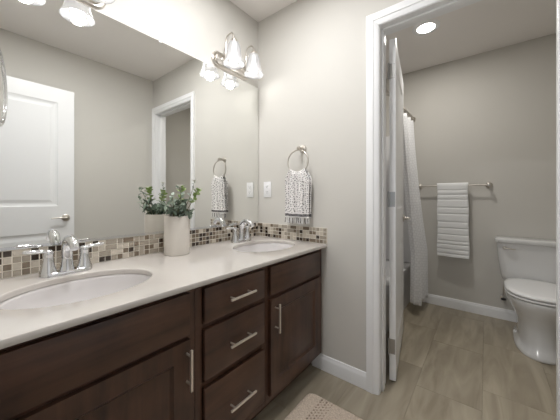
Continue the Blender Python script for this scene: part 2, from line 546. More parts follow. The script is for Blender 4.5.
# ------------------------------------------------------------------ vanity
ZC = 0.80; CT = 0.020; XF = 0.5525; FT = 0.0175
def cabinet_body(bm, y0, y1, rails):
    th = 0.018
    x1 = XF - 0.019
    # sides, notched at the foot for the kick space
    for a, b_ in ((y0, y0 + th), (y1 - th, y1)):
        box(bm, 0.002, x1, a, b_, 0.101, ZC - CT - 0.001); box(bm, 0.002, 0.475, a, b_, 0, 0.101)
    box(bm, 0.002, x1, y0 + th, y1 - th, 0.101, 0.119)         # bottom
    box(bm, 0.002, 0.010, y0 + th, y1 - th, 0.119, 0.55)       # back
    box(bm, 0.457, 0.475, y0 + th, y1 - th, 0, 0.101)          # kick board
    for (a, b_, c, d) in rails:
        box(bm, x1, XF, a, b_, c, d, 0.0012, 1)
def bar_pull(parent, p0, p1, out):
    """square bar pull between p0 and p1 (ends) in the plane x, standing on two posts"""
    bm = bmesh.new()
    p0, p1 = Vector(p0), Vector(p1)
    d = (p1 - p0)
    n = d.normalized()
    s = 0.0042
    up = abs(n.z) > 0.5
    X = p0.x + out
    if up: box(bm, X - s, X + s, p0.y - s, p0.y + s, p0.z, p1.z, 0.001, 1)
    else: box(bm, X - s, X + s, p0.y, p1.y, p0.z - s, p0.z + s, 0.001, 1)
    for k in (0.16, 0.84):
        q = p0 + d * k
        tube(bm, [(p0.x, q.y, q.z), (X, q.y, q.z)], 0.0038, n=10)
    return obj('handle', bm, M['pull'], parent)
def slab(name, parent, y0, y1, z0, z1, m):
    bm = bmesh.new(); box(bm, XF + 0.0006, XF + 0.0006 + FT, y0, y1, z0, z1, 0.0045, 2)
    return obj(name, bm, m, parent)
def raised_door(parent, y0, y1, z0, z1):
    bm = bmesh.new()
    w, h = y1 - y0, z1 - z0
    s = 0.062
    panel_leaf(bm, w, h, FT, [0, s, w - s, w], [0, s, h - s, h], {(1, 1)}, [(0.003, 0.004), (0.007, 0.006), (0.011, 0.0), (0.030, -0.0075)], back='flat')
    es = [e for e in bm.edges if all(abs(v.co.y) < 1e-6 for v in e.verts) and (all(v.co.x in (0, w) for v in e.verts) or all(abs(v.co.z) < 1e-6 or abs(v.co.z - h) < 1e-6 for v in e.verts))
          and (e.verts[0].co.x == e.verts[1].co.x and e.verts[0].co.x in (0, w) or e.verts[0].co.z == e.verts[1].co.z and e.verts[0].co.z in (0, h))]
    bmesh.ops.bevel(bm, geom=es, offset=0.004, segments=2, affect='EDGES')
    # local: x along the leaf -> world y ; front -y -> world +x
    place(bm, Matrix(((0, -1, 0, XF + 0.0006 + FT), (1, 0, 0, y0), (0, 0, 1, z0), (0, 0, 0, 1))))
    return obj('door', bm, M['woodv'], parent)

ZT = ZC - CT - 0.001
# drawer unit
Y0, Y1 = -0.9275, -0.5455
u = thing('drawer_cabinet', 'dark brown wooden drawer unit with three bar pulls between the two sink cabinets', 'cabinet', (0, 0, 0))
bm = bmesh.new()
cabinet_body(bm, Y0, Y1, [(Y0, Y0 + .031, 0.101, ZT), (Y1 - .024, Y1, 0.101, ZT), (Y0 + .031, Y1 - .024, 0.755, ZT), (Y0 + .031, Y1 - .024, 0.101, 0.150),
                          (Y0 + .031, Y1 - .024, 0.604, 0.626), (Y0 + .031, Y1 - .024, 0.386, 0.406)])
obj('body', bm, M['woodv'], u)
for k, (z0, z1, hz) in enumerate(((0.628, 0.760, 0.692), (0.418, 0.607, 0.509), (0.145, 0.389, 0.259))):
    d = slab('drawer', u, -0.897, -0.568, z0, z1, M['woodh'])
    bar_pull(d, (XF + FT, -0.797, hz), (XF + FT, -0.655, hz), 0.030)
    bm = bmesh.new(); box(bm, 0.12, XF - 0.001, -0.88, -0.585, z0 + 0.012, z1 - 0.03)
    obj('drawer_box', bm, M['gap'], d)
# right sink cabinet
Y0, Y1 = -0.5445, -0.002
u = thing('sink_cabinet', 'dark brown wooden sink cabinet standing against the wall with the towel ring', 'cabinet', (0, 0, 0), group='sink cabinets of the vanity')
bm = bmesh.new()
cabinet_body(bm, Y0, Y1, [(Y0, Y0 + .030, 0.101, ZT), (Y1 - .055, Y1, 0.101, ZT), (Y0 + .030, Y1 - .055, 0.750, ZT), (Y0 + .030, Y1 - .055, 0.101, 0.150), (Y0 + .030, Y1 - .055, 0.600, 0.626)])
obj('body', bm, M['woodv'], u)
slab('false_drawer_front', u, -0.523, -0.047, 0.621, 0.760, M['woodh'])
d = raised_door(u, -0.523, -0.047, 0.137, 0.602)
bar_pull(d, (XF + FT, -0.491, 0.440), (XF + FT, -0.491, 0.580), 0.030)
# left sink cabinet
Y0, Y1 = -1.510, -0.9285
u = thing('sink_cabinet', 'dark brown wooden sink cabinet nearest the camera, left of the drawers', 'cabinet', (0, 0, 0), group='sink cabinets of the vanity')
bm = bmesh.new()
cabinet_body(bm, Y0, Y1, [(Y0, Y0 + .075, 0.101, ZT), (Y1 - .036, Y1, 0.101, ZT), (Y0 + .075, Y1 - .036, 0.750, ZT), (Y0 + .075, Y1 - .036, 0.101, 0.150), (Y0 + .075, Y1 - .036, 0.600, 0.626)])
obj('body', bm, M['woodv'], u)
slab('false_drawer_front', u, -1.444, -0.957, 0.616, 0.761, M['woodh'])
d = raised_door(u, -1.444, -0.957, 0.137, 0.601)
bar_pull(d, (XF + FT, -0.972, 0.440), (XF + FT, -0.972, 0.580), 0.030)

# countertop with two oval cut-outs
SINKS = [(0.310, -0.272), (0.310, -1.192)]
AX, AY = 0.163, 0.212
XD = 0.592; YL = YC + 0.002
bm = bmesh.new()
def hole_block(x0, x1, y0, y1, cx, cyy, ax, ay):
    angs = [2 * PI * k / 72 for k in range(72)] + [math.atan2(y - cyy, x - cx) % (2 * PI) for x in (x0, x1) for y in (y0, y1)]
    angs = sorted(angs)
    outer, e = [], []
    for a in angs:
        c, s = math.cos(a), math.sin(a)
        t = min([v for v in ((x1 - cx) / c if c > 1e-9 else 9, (x0 - cx) / c if c < -1e-9 else 9, (y1 - cyy) / s if s > 1e-9 else 9, (y0 - cyy) / s if s < -1e-9 else 9)])
        outer.append((cx + c * t, cyy + s * t))
        rr = 1 / math.sqrt((c / ax) ** 2 + (s / ay) ** 2)
        e.append((c * rr, s * rr))
    rings = [[Vector((x, y, ZC)) for x, y in outer]]
    for k in range(5):      # eased edge
        q = PI / 2 * k / 4
        d = 0.006 * (1 - math.sin(q)); zz = ZC - 0.006 * (1 - math.cos(q))
        rings.append([Vector((cx + x * (1 + d / math.hypot(x, y)), cyy + y * (1 + d / math.hypot(x, y)), zz)) for x, y in e])
    rings.append([Vector((cx + x, cyy + y, ZC - CT)) for x, y in e])
    rings.append([Vector((x, y, ZC - CT)) for x, y in outer])
    loft(bm, rings, False, False)
def solid_block(y0, y1):
    for z in (ZC, ZC - CT):
        bm.faces.new([bm.verts.new(p) for p in ((0.001, y0, z), (XD - 0.004, y0, z), (XD - 0.004, y1, z), (0.001, y1, z))])
yb = [YL, -1.44, -0.94, -0.52, -0.025, -0.001]
hole_block(0.001, XD - 0.004, yb[1], yb[2], *SINKS[1], AX, AY)
hole_block(0.001, XD - 0.004, yb[3], yb[4], *SINKS[0], AX, AY)
for a, b_ in ((yb[0], yb[1]), (yb[2], yb[3]), (yb[4], yb[5])): solid_block(a, b_)
# front edge with small eased corners
prof = [(XD - 0.004, ZC), (XD - 0.0015, ZC - 0.001), (XD, ZC - 0.004), (XD, ZC - CT + 0.003), (XD - 0.001, ZC - CT + 0.001), (XD - 0.004, ZC - CT)]
loft(bm, [[Vector((x, y, z)) for x, z in prof] for y in (yb[0], yb[-1])], False, False, closed=False)
for y in (yb[0], yb[-1]):
    bm.faces.new([bm.verts.new((x, y, z)) for x, z in prof + [(0.001, ZC - CT), (0.001, ZC)]])
bm.faces.new([bm.verts.new(p) for p in ((0.001, yb[0], ZC), (0.001, yb[-1], ZC), (0.001, yb[-1], ZC - CT), (0.001, yb[0], ZC - CT))])
bmesh.ops.remove_doubles(bm, verts=bm.verts[:], dist=0.0002)
o = obj('countertop', bm, M['counter'], None)
prop(o, 'long cream stone countertop with two oval sink cut-outs on the dark cabinets', 'countertop')

# undermount basins
def basin(loc, label):
    t = thing('sink_basin', label, 'sink', loc, group='oval undermount sinks')
    bm = bmesh.new()
    rings = []
    inner = [(1.04, 0.0), (1.005, -0.003), (0.99, -0.012), (0.965, -0.035), (0.915, -0.065), (0.82, -0.095), (0.66, -0.118), (0.45, -0.131), (0.24, -0.137), (0.13, -0.139)]
    outer = [(0.13, -0.150), (0.30, -0.149), (0.60, -0.136), (0.84, -0.110), (0.96, -0.070), (1.02, -0.025), (1.10, -0.014), (1.10, 0.0)]
    for s, z in inner + outer:
        rings.append([Vector((AX * s * math.cos(q), AY * s * math.sin(q), z)) for q in [2 * PI * k / 64 for k in range(64)]])
    vs = loft(bm, rings, False, False)
    for i in range(64):
        j = (i + 1) % 64
        bm.faces.new((vs[-1][i], vs[-1][j], vs[0][j], vs[0][i]))
    obj('bowl', bm, M['shaded_porc'], t, 60)
    bm = bmesh.new()
    lathe(bm, [(0.0, -0.133), (0.012, -0.1335), (0.016, -0.136), (0.022, -0.1355), (0.024, -0.138), (0.020, -0.16), (0.0, -0.16)], n=24)
    obj('drain', bm, M['chrome'], t)
basin((*SINKS[0], ZC - CT - 0.0008), 'oval white sink under the countertop beside the wall with the towel ring')
basin((*SINKS[1], ZC - CT - 0.0008), 'oval white sink nearest the camera in the left half of the countertop')

# mosaic backsplash
def mosaic(name, length, mtx, label, seed):
    rnd = random.Random(seed)
    p = 0.0248
    nc, nr = int(length / p), 4
    g = 0.0027
    bm = bmesh.new()
    box(bm, 0, length, 0, 0.006, 0, nr * p, mi=0)
    used = set()
    x_end = nc * p
    p_x = length / nc
    for c in range(nc):
        for r in range(nr):
            if (c, r) in used: continue
            w = h = 1
            z = rnd.random()
            if z < (0.0 if c < nc * 0.45 and length > 1 else 0.08) and r + 1 < nr and (c, r + 1) not in used: h = 2
            elif z < (0.0 if c < nc * 0.45 and length > 1 else 0.16) and c + 1 < nc and (c + 1, r) not in used: w = 2
            for a in range(w):
                for b_ in range(h): used.add((c + a, r + b_))
            k = rnd.random()
            mi = 1 if k < 0.28 else 2 if k < 0.50 else 3 if k < 0.78 else 4
            if w * h > 1 and mi == 1: mi = 3
            x0, x1, z0, z1 = c * p_x + g / 2, (c + w) * p_x - g / 2, r * p + g / 2, (r + h) * p - g / 2
            q = 0.0010
            lo = [bm.verts.new(v) for v in ((x0, 0.0055, z0), (x1, 0.0055, z0), (x1, 0.0055, z1), (x0, 0.0055, z1))]
            hi = [bm.verts.new(v) for v in ((x0 + q, 0.0085, z0 + q), (x1 - q, 0.0085, z0 + q), (x1 - q, 0.0085, z1 - q), (x0 + q, 0.0085, z1 - q))]
            for f in [bm.faces.new(hi)] + [bm.faces.new((lo[i], lo[(i + 1) % 4], hi[(i + 1) % 4], hi[i])) for i in range(4)]:
                f.material_index = mi
    place(bm, mtx)
    o = obj(name, bm, [M['grout'], M['t_dark'], M['t_taupe'], M['t_grey'], M['t_stone']], None, 0)
    return prop(o, label, 'backsplash', 'mosaic tile backsplash strips')
# local x along, y out of wall, z up
mosaic('tile_backsplash', 1.532 - 0.009, Matrix(((0, 1, 0, 0.0005), (-1, 0, 0, -0.0095), (0, 0, 1, ZC + 0.0005), (0, 0, 0, 1))),
       'long strip of small brown and beige mosaic tiles under the wide mirror', 3)
mosaic('tile_backsplash', 0.592, Matrix(((1, 0, 0, 0.0005), (0, -1, 0, -0.0005), (0, 0, 1, ZC + 0.0005), (0, 0, 0, 1))),
       'short strip of small brown and beige mosaic tiles below the hanging hand towel', 5)

# big mirror
MZ0, MZ1 = ZC + 0.1005, 1.931
t = thing('wall_mirror', 'wide frameless wall mirror above the long tile backsplash', 'mirror', (0, -0.77, MZ0))
bm = bmesh.new(); box(bm, 0.0005, 0.0065, YC + 0.012 + 0.77, -0.007 + 0.77, 0.002, MZ1 - MZ0, 0.0012, 1)
obj('mirror_glass', bm, M['mirror'], t)
bm = bmesh.new()
box(bm, 0.0005, 0.0095, YC + 0.012 + 0.77, -0.007 + 0.77, 0.0, 0.0018); box(bm, 0.0068, 0.0095, YC + 0.012 + 0.77, -0.007 + 0.77, 0.0018, 0.011)
obj('bottom_channel', bm, M['chrome'], t)
for y in (-0.775, -0.30, -1.25):
    bm = bmesh.new(); box(bm, 0.0, 0.010, y + 0.77 - 0.008, y + 0.77 + 0.008, MZ1 - MZ0 - 0.008, MZ1 - MZ0 + 0.010, 0.002)
    if y == -0.775: obj('mirror_clip', bm, M['plastic'], t)
    else: bm.free()

# faucets
def faucet(loc, label):
    t = thing('faucet', label, 'faucet', loc, group='two-handled chrome faucets')
    bm = bmesh.new()
    for z0, z1, w, d in ((0, 0.006, 0.056, 0.168), (0.006, 0.013, 0.050, 0.160)):
        pass
    rings = []
    for z, s in ((0.0, 1.0), (0.007, 1.0), (0.011, 0.96), (0.014, 0.86)):
        rings.append([Vector((x, y, z)) for x, y in rrect(0.058 * s, 0.165 * (s * 0.5 + 0.5), 0.0285 * s)])
    loft(bm, rings)
    obj('base_plate', bm, M['chrome'], t)
    bm = bmesh.new()
    tube(bm, [(0, 0, 0.010), (0, 0, 0.03), (0, 0, 0.062), (0.004, 0, 0.098), (0.022, 0, 0.127), (0.052, 0, 0.136), (0.082, 0, 0.128), (0.103, 0, 0.106)],
         [0.026, 0.021, 0.0185, 0.0185, 0.019, 0.0175, 0.0155, 0.0135], n=18, smooth=6)
    obj('spout', bm, M['chrome'], t, 50)
    bm = bmesh.new(); tube(bm, [(-0.022, 0, 0.012), (-0.022, 0, 0.065)], 0.003, n=8); lathe(bm, [(0.0, 0.078), (0.005, 0.077), (0.006, 0.070), (0.003, 0.064)], (-0.022, 0, 0), 12)
    obj('lift_rod', bm, M['chrome'], t)
    for s in (-1, 1):
        bm = bmesh.new()
        y = s * 0.056
        lathe(bm, [(0.027, 0.010), (0.0265, 0.014), (0.022, 0.030), (0.0175, 0.052), (0.0155, 0.072), (0.0165, 0.082), (0.016, 0.090), (0.010, 0.097), (0.0, 0.099)], (0, y, 0), 24)
        tube(bm, [(0, y - s * 0.004, 0.088), (0.002, y + s * 0.018, 0.095), (0.003, y + s * 0.040, 0.097), (0.002, y + s * 0.062, 0.098), (0, y + s * 0.069, 0.098)],
             [0.0125, 0.0115, 0.0115, 0.0105, 0.005], n=12, smooth=4, flat=(1.0, 0.62))
        obj('handle', bm, M['chrome'], t, 50)
faucet((0.095, -0.268, ZC + 0.0003), 'chrome two-handled faucet behind the sink near the wall with the towel ring')
faucet((0.095, -1.192, ZC + 0.0003), 'chrome two-handled faucet behind the sink nearest the camera')

# ------------------------------------------------------------------ vanity lights
def shade_mat():
    m, nt, b = new_mat('frosted_glass_shade')
    out = nt.nodes['Material Output']
    nt.nodes.remove(b)
    tr = nt.nodes.new('ShaderNodeBsdfTransparent'); tr.inputs[0].default_value = (1, 1, 1, 1)
    tl = nt.nodes.new('ShaderNodeBsdfTranslucent'); tl.inputs[0].default_value = (0.42, 0.42, 0.43, 1)
    df = nt.nodes.new('ShaderNodeBsdfDiffuse'); df.inputs[0].default_value = (0.50, 0.50, 0.51, 1)
    gl = nt.nodes.new('ShaderNodeBsdfGlossy'); gl.inputs[0].default_value = (1, 1, 1, 1); gl.inputs['Roughness'].default_value = 0.35
    a = nt.nodes.new('ShaderNodeMixShader'); a.inputs[0].default_value = 0.45
    nt.links.new(tl.outputs[0], a.inputs[1]); nt.links.new(df.outputs[0], a.inputs[2])
    c = nt.nodes.new('ShaderNodeMixShader'); c.inputs[0].default_value = 0.45
    nt.links.new(a.outputs[0], c.inputs[1]); nt.links.new(tr.outputs[0], c.inputs[2])
    fr = nt.nodes.new('ShaderNodeFresnel'); fr.inputs[0].default_value = 1.45
    d = nt.nodes.new('ShaderNodeMixShader')
    nt.links.new(fr.outputs[0], d.inputs[0]); nt.links.new(c.outputs[0], d.inputs[1]); nt.links.new(gl.outputs[0], d.inputs[2])
    nt.links.new(d.outputs[0], out.inputs['Surface'])
    return m
M['shade'] = shade_mat()
M['bulb'] = mat('glowing_bulb', (0.9, 0.9, 0.88), 0.4, emit=((1.0, 0.97, 0.93), BULB))

def vanity_light(y, label):
    zc = 1.992
    t = thing('vanity_light', label, 'wall light', (0, y, zc), group='two-shade vanity lights')
    # oval stepped backplate
    bm = bmesh.new()
    for (x, ly, lz) in ((0, 0, 0),):
        rings = []
        for x, w, h in ((0.0, 0.33, 0.105), (0.008, 0.33, 0.105), (0.013, 0.318, 0.093), (0.013, 0.300, 0.075), (0.024, 0.292, 0.067), (0.028, 0.280, 0.055)):
            rings.append([Vector((x, a, b_)) for a, b_ in rrect(w, h, h / 2 - 0.0005, 10)])
        loft(bm, rings)
    obj('backplate', bm, M['nickel'], t)
    for s in (-1, 1):
        yy = s * 0.090
        bm = bmesh.new()
        lathe(bm, [(0.017, 0.026), (0.016, 0.032), (0.009, 0.036), (0.0, 0.037)], (0, yy, 0.0), 18, axis='x')
        tube(bm, [(0.028, yy, 0.0), (0.047, yy, 0.008), (0.053, yy, 0.035), (0.054, yy, 0.105), (0.066, yy, 0.138), (0.092, yy, 0.148), (0.118, yy, 0.138), (0.129, yy, 0.110), (0.129, yy, 0.098)],
             0.0052, n=10, smooth=5)
        lathe(bm, [(0.008, 0.108), (0.011, 0.104), (0.014, 0.102), (0.016, 0.096), (0.023, 0.092), (0.025, 0.086), (0.025, 0.074), (0.022, 0.072), (0.0, 0.072)], (0.129, yy, 0), 20)
        obj('arm', bm, M['nickel'], t)
        bm = bmesh.new()
        prof = [(0.0265, 0.080), (0.033, 0.074), (0.0385, 0.062), (0.0430, 0.044), (0.0465, 0.020), (0.0495, -0.008), (0.0535, -0.030), (0.0605, -0.048), (0.0675, -0.060)]
        inn = [(r - 0.0028, h) for r, h in prof][::-1]
        lathe(bm, prof + inn, (0.129, yy, 0), 40, cap0=False, cap1=False, wob=lambda q, h: 0.004 * math.cos(q * 16) * min(1, max(0, (0.06 - h) / 0.1)))
        sh = obj('shade', bm, M['shade'], t, 60)
        bm = bmesh.new()
        lathe(bm, [(0.0, 0.072), (0.012, 0.072), (0.013, 0.035), (0.017, 0.018), (0.0245, -0.004), (0.0285, -0.025), (0.0265, -0.042), (0.017, -0.054), (0.0, -0.058)], (0.129, yy, 0), 20)
        obj('bulb', bm, M['bulb'], sh, 60)
        point('bulb_light', t, (0.129, yy, -0.064), SPOT, (1.0, 0.985, 0.965), 0.03)
vanity_light(-0.273, 'brushed nickel wall light with two glass shades near the corner')
vanity_light(-1.195, 'wall light with two glass shades above the nearest sink')

# ------------------------------------------------------------------ towel ring and hand towel
t = thing('towel_ring', 'chrome towel ring on the wall holding the patterned hand towel', 'towel ring', (0.412, 0, 1.418))
bm = bmesh.new()
lathe(bm, [(0.0, 0.0), (0.026, 0.0), (0.027, -0.004), (0.024, -0.009), (0.014, -0.013), (0.010, -0.020), (0.0095, -0.042), (0.013, -0.048), (0.014, -0.058), (0.010, -0.066), (0.0, -0.068)], (0, 0, 0), 24, axis='y')
obj('mounting_post', bm, M['nickel'], t)
RC = Vector((-0.006, -0.057, -0.090)); RR = 0.076
bm = bmesh.new()
tube(bm, [RC + Vector((RR * 1.06 * math.cos(q), 0, RR * math.sin(q))) for q in [2 * PI * k / 48 for k in range(48)]], 0.0042, n=10, closed=True)
obj('ring', bm, M['nickel'], t, 60)

def towel_pattern():
    m, nt, b = new_mat('white_cotton_with_black_marks')
    tc = nt.nodes.new('ShaderNodeTexCoord')
    def vec(scale, loc=(0, 0, 0)):
        mp = nt.nodes.new('ShaderNodeMapping'); mp.inputs['Scale'].default_value = scale; mp.inputs['Location'].default_value = loc
        nt.links.new(tc.outputs['UV'], mp.inputs['Vector']); return mp.outputs['Vector']
    # rows of small dashes: voronoi cells stretched along the cloth
    v = nt.nodes.new('ShaderNodeTexVoronoi'); v.voronoi_dimensions = '2D'; v.inputs['Scale'].default_value = 1.0; v.inputs['Randomness'].default_value = 0.55
    nt.links.new(vec((13, 26, 1)), v.inputs['Vector'])
    lt = nt.nodes.new('ShaderNodeMath'); lt.operation = 'LESS_THAN'; lt.inputs[1].default_value = 0.25
    nt.links.new(v.outputs['Distance'], lt.inputs[0])
    # bands near the hem
    sp = nt.nodes.new('ShaderNodeSeparateXYZ'); nt.links.new(tc.outputs['UV'], sp.inputs[0])
    def band(a, b_):
        g = nt.nodes.new('ShaderNodeMath'); g.operation = 'GREATER_THAN'; g.inputs[1].default_value = a
        l = nt.nodes.new('ShaderNodeMath'); l.operation = 'LESS_THAN'; l.inputs[1].default_value = b_
        nt.links.new(sp.outputs['Y'], g.inputs[0]); nt.links.new(sp.outputs['Y'], l.inputs[0])
        mu = nt.nodes.new('ShaderNodeMath'); mu.operation = 'MULTIPLY'
        nt.links.new(g.outputs[0], mu.inputs[0]); nt.links.new(l.outputs[0], mu.inputs[1]); return mu.outputs[0]
    n = nt.nodes.new('ShaderNodeTexNoise'); n.inputs['Scale'].default_value = 90
    nt.links.new(tc.outputs['UV'], n.inputs['Vector'])
    st = nt.nodes.new('ShaderNodeMath'); st.operation = 'GREATER_THAN'; st.inputs[1].default_value = 0.40
    nt.links.new(n.outputs['Fac'], st.inputs[0])
    bb = nt.nodes.new('ShaderNodeMath'); bb.operation = 'MULTIPLY'
    nt.links.new(band(0.03, 0.085), bb.inputs[0]); nt.links.new(st.outputs[0], bb.inputs[1])
    up = nt.nodes.new('ShaderNodeMath'); up.operation = 'GREATER_THAN'; up.inputs[1].default_value = 0.10
    nt.links.new(sp.outputs['Y'], up.inputs[0])
    d2_ = nt.nodes.new('ShaderNodeMath'); d2_.operation = 'MULTIPLY'
    nt.links.new(lt.outputs[0], d2_.inputs[0]); nt.links.new(up.outputs[0], d2_.inputs[1])
    mxx = nt.nodes.new('ShaderNodeMath'); mxx.operation = 'MAXIMUM'
    nt.links.new(d2_.outputs[0], mxx.inputs[0]); nt.links.new(bb.outputs[0], mxx.inputs[1])
    mix = nt.nodes.new('ShaderNodeMix'); mix.data_type = 'RGBA'
    mix.inputs['A'].default_value = (0.78, 0.76, 0.75, 1); mix.inputs['B'].default_value = (0.06, 0.055, 0.06, 1)
    nt.links.new(mxx.outputs[0], mix.inputs['Factor'])
    nt.links.new(mix.outputs['Result'], b.inputs['Base Color'])
    b.inputs['Roughness'].default_value = 0.9
    return m
M['handtowel'] = towel_pattern()
M['cotton'] = mat('white_cotton', (0.80, 0.80, 0.80), 0.95, bump=(500, 0.5))
M['darkthread'] = mat('black_thread', (0.07, 0.06, 0.065), 0.9)

def sheet(bm, fn, ns, nt_, uvl):
    """grid surface fn(s,t)->Vector, with UV (s, 1-t)"""
    V = [[bm.verts.new(fn(i / ns, j / nt_)) for i in range(ns + 1)] for j in range(nt_ + 1)]
    for j in range(nt_):
        for i in range(ns):
            f = bm.faces.new((V[j][i], V[j][i + 1], V[j + 1][i + 1], V[j + 1][i]))
            for l, (a, b_) in zip(f.loops, ((i, j), (i + 1, j), (i + 1, j + 1), (i, j + 1))):
                l[uvl].uv = (a / ns, 1 - b_ / nt_)
    return V

ht = thing('hand_towel', 'white hand towel with black marks and fringe hung through the ring', 'towel', (0.408, -0.057, 0.960))
ztop = 1.284 - 0.960
def ht_fn(sgn):
    def f(s, t):
        k = s * 2 - 1
        e = min(1, t / 0.25); e = e * e * (3 - 2 * e)
        wd = 0.056 * (1 - e) + 0.090 * e + 0.004 * t
        x = k * wd + 0.004 * math.sin(t * 5 + k)
        arc = RC.z + 1.418 - 0.960 - math.sqrt(max(RR ** 2 - (min(abs(k) * 0.052, 0.075)) ** 2, 1e-6)) + 0.009
        z = arc * (1 - t) + 0.0 * t
        fold = 0.010 * math.sin(k * 7.5 + 0.8 + t * 0.8) * (0.55 + 0.45 * t) + 0.004 * math.sin(k * 17 + 2)
        thick = 0.0085 + 0.008 * min(1, t / 0.08) - 0.004 * t
        y = sgn * thick + fold * min(1, t / 0.05)
        return Vector((x, y, z))
    return f
bm = bmesh.new(); uvl = bm.loops.layers.uv.new('UVMap')
sheet(bm, ht_fn(-1), 44, 50, uvl); sheet(bm, ht_fn(1), 44, 50, uvl)
bmesh.ops.remove_doubles(bm, verts=bm.verts[:], dist=0.00005)
# bridge the two sheets across the ring
cl = obj('cloth', bm, M['handtowel'], ht, 80)
md = cl.modifiers.new('thickness', 'SOLIDIFY'); md.thickness = 0.004; md.offset = 0
bm = bmesh.new()
k = 0
for i in range(26):
    s = (i + 0.5) / 26
    p = ht_fn(-1)(s, 1.0)
    x = p.x; y = p.y
    for q in range(2):
        xx = x + (q - 0.5) * 0.0022
        ln = 0.030 + 0.010 * random.random()
        tube(bm, [(xx, y, 0.004), (xx + random.uniform(-.002, .002), y + random.uniform(-.003, .003), -ln * 0.5), (xx + random.uniform(-.004, .004), y + random.uniform(-.005, .005), -ln)], [0.0014, 0.0013, 0.0016], n=5, mi=1 if i % 3 == 0 else 0)
fr = obj('fringe', bm, [M['cotton'], M['darkthread']], ht, 60)
fr['kind'] = 'stuff'

# ------------------------------------------------------------------ outlet
t = thing('wall_outlet', 'white duplex wall outlet above the short tile strip beside the mirror', 'outlet', (0.097, -0.0005, 1.152))
bm = bmesh.new(); box(bm, -0.036, 0.036, -0.006, 0, -0.0585, 0.0585, 0.003, 2); obj('cover_plate', bm, M['plastic'], t)
for s in (-1, 1):
    bm = bmesh.new()
    rings = [[Vector((x, -y_, z + s * 0.020)) for x, z in rrect(0.034 - d, 0.029 - d, 0.010, 5)] for y_, d in ((0.0055, 0), (0.0085, 0), (0.009, 0.001))]
    loft(bm, rings); r = obj('receptacle', bm, M['plastic'], t)
    bm = bmesh.new()
    for dx in (-0.0065, 0.0065): box(bm, dx - 0.0012, dx + 0.0012, -0.0096, -0.0088, s * 0.020 - 0.001, s * 0.020 + 0.008)
    lathe(bm, [(0.0028, -0.0088), (0.0028, -0.0096)], (0, 0, s * 0.020 - 0.007), 10, axis='y')
    obj('slots', bm, M['slot'], r)

# ------------------------------------------------------------------ potted plant
VX, VY = 0.113, -0.740
t = thing('potted_plant', 'leafy green plant in a tall white cylinder pot on the countertop', 'plant', (VX, VY, ZC + 0.0003))
bm = bmesh.new()
R0 = 0.0625
lathe(bm, [(0.0, 0.0), (R0 - 0.003, 0.0), (R0, 0.003), (R0, 0.195), (R0 - 0.0015, 0.198), (R0 - 0.005, 0.198), (R0 - 0.006, 0.194), (R0 - 0.006, 0.178), (0.0, 0.178)], n=56)
obj('pot', bm, M['pot'], t)
bm = bmesh.new(); lathe(bm, [(0.0, 0.1785), (R0 - 0.0065, 0.1785), (R0 - 0.0065, 0.182), (0.03, 0.186), (0.0, 0.187)], n=24); obj('soil', bm, M['soil'], t)

def leaf(bm, p, d, n, L, Wd, mi=0, cup=0.25, droop=0.2):
    """a leaf blade from p along d, face normal about n"""
    d = d.normalized(); a = d.cross(n).normalized(); n = a.cross(d).normalized()
    rows = 6
    prev = None
    for i in range(rows + 1):
        u_ = i / rows
        w = Wd * math.sin(PI * (u_ * 0.92 + 0.06)) ** 0.75 * (1 - 0.25 * u_)
        c = p + d * (L * u_) - n * (droop * L * u_ * u_)
        row = [bm.verts.new(c + a * w + n * (cup * w)), bm.verts.new(c - n * 0.0), bm.verts.new(c - a * w + n * (cup * w))]
        if prev:
            for k in range(2):
                f = bm.faces.new((prev[k], prev[k + 1], row[k + 1], row[k])); f.material_index = mi
        prev = row
def rv(s=1.0): return Vector((random.uniform(-s, s), random.uniform(-s, s), random.uniform(-s, s)))
def sprig(pts, nleaf, L, Wd, mleaf, t0=0.25, spread=1.0, tip=None, up=0.3):
    P = smooth_path(pts, 8)
    bm = bmesh.new(); tube(bm, P, [0.0022 * (1 - 0.6 * i / (len(P) - 1)) for i in range(len(P))], n=6)
    s = obj('stem', bm, M['stem'], t)
    bm = bmesh.new()
    for i in range(nleaf):
        u_ = t0 + (1 - t0) * i / max(1, nleaf - 1)
        k = min(len(P) - 2, int(u_ * (len(P) - 1)))
        p = P[k]; d = (P[k + 1] - P[k]).normalized()
        a, b_ = frame_of(d)
        q = i * 2.4 + random.uniform(-.4, .4)
        out = (a * math.cos(q) + b_ * math.sin(q)) * spread + d * 0.35 + Vector((0, 0, up))
        sc = (1.05 - 0.4 * u_) * random.uniform(0.85, 1.15)
        leaf(bm, p, out, d + rv(0.5), L * sc, Wd * sc, 0, droop=random.uniform(0.0, 0.35))
    obj('leaves', bm, mleaf, s, 60)
    if tip:
        bm = bmesh.new(); e = P[-1]
        for i in range(6):
            leaf(bm, e + rv(0.002), Vector((math.cos(i * 1.05), math.sin(i * 1.05), 0.9)), Vector((0, 0, 1)) + rv(0.3), 0.020, 0.006, 0)
        obj('bud', bm, M['bud'], s, 60)
    return s
zb = 0.182
sprig([(0.01, -0.01, zb), (0.04, -0.012, 0.26), (0.06, -0.012, 0.315), (0.068, -0.012, 0.350)], 14, 0.040, 0.0175, M['leaf_light'], 0.40)
sprig([(0.015, 0.02, zb), (0.045, 0.045, 0.25), (0.065, 0.065, 0.30), (0.072, 0.078, 0.335)], 14, 0.038, 0.0165, M['leaf_light'], 0.45)
sprig([(0.0, 0.02, zb), (0.03, 0.045, 0.27), (0.045, 0.060, 0.33), (0.055, 0.066, 0.375)], 6, 0.024, 0.009, M['leaf_grey'], 0.4, tip=True)
sprig([(0.01, -0.015, zb), (0.055, -0.02, 0.245), (0.085, -0.03, 0.30), (0.098, -0.045, 0.345)], 10, 0.028, 0.0115, M['leaf_grey'], 0.35, tip=True)
sprig([(0.01, -0.03, zb), (0.045, -0.045, 0.235), (0.065, -0.06, 0.275), (0.075, -0.07, 0.305)], 9, 0.034, 0.013, M['leaf_grey'], 0.3)
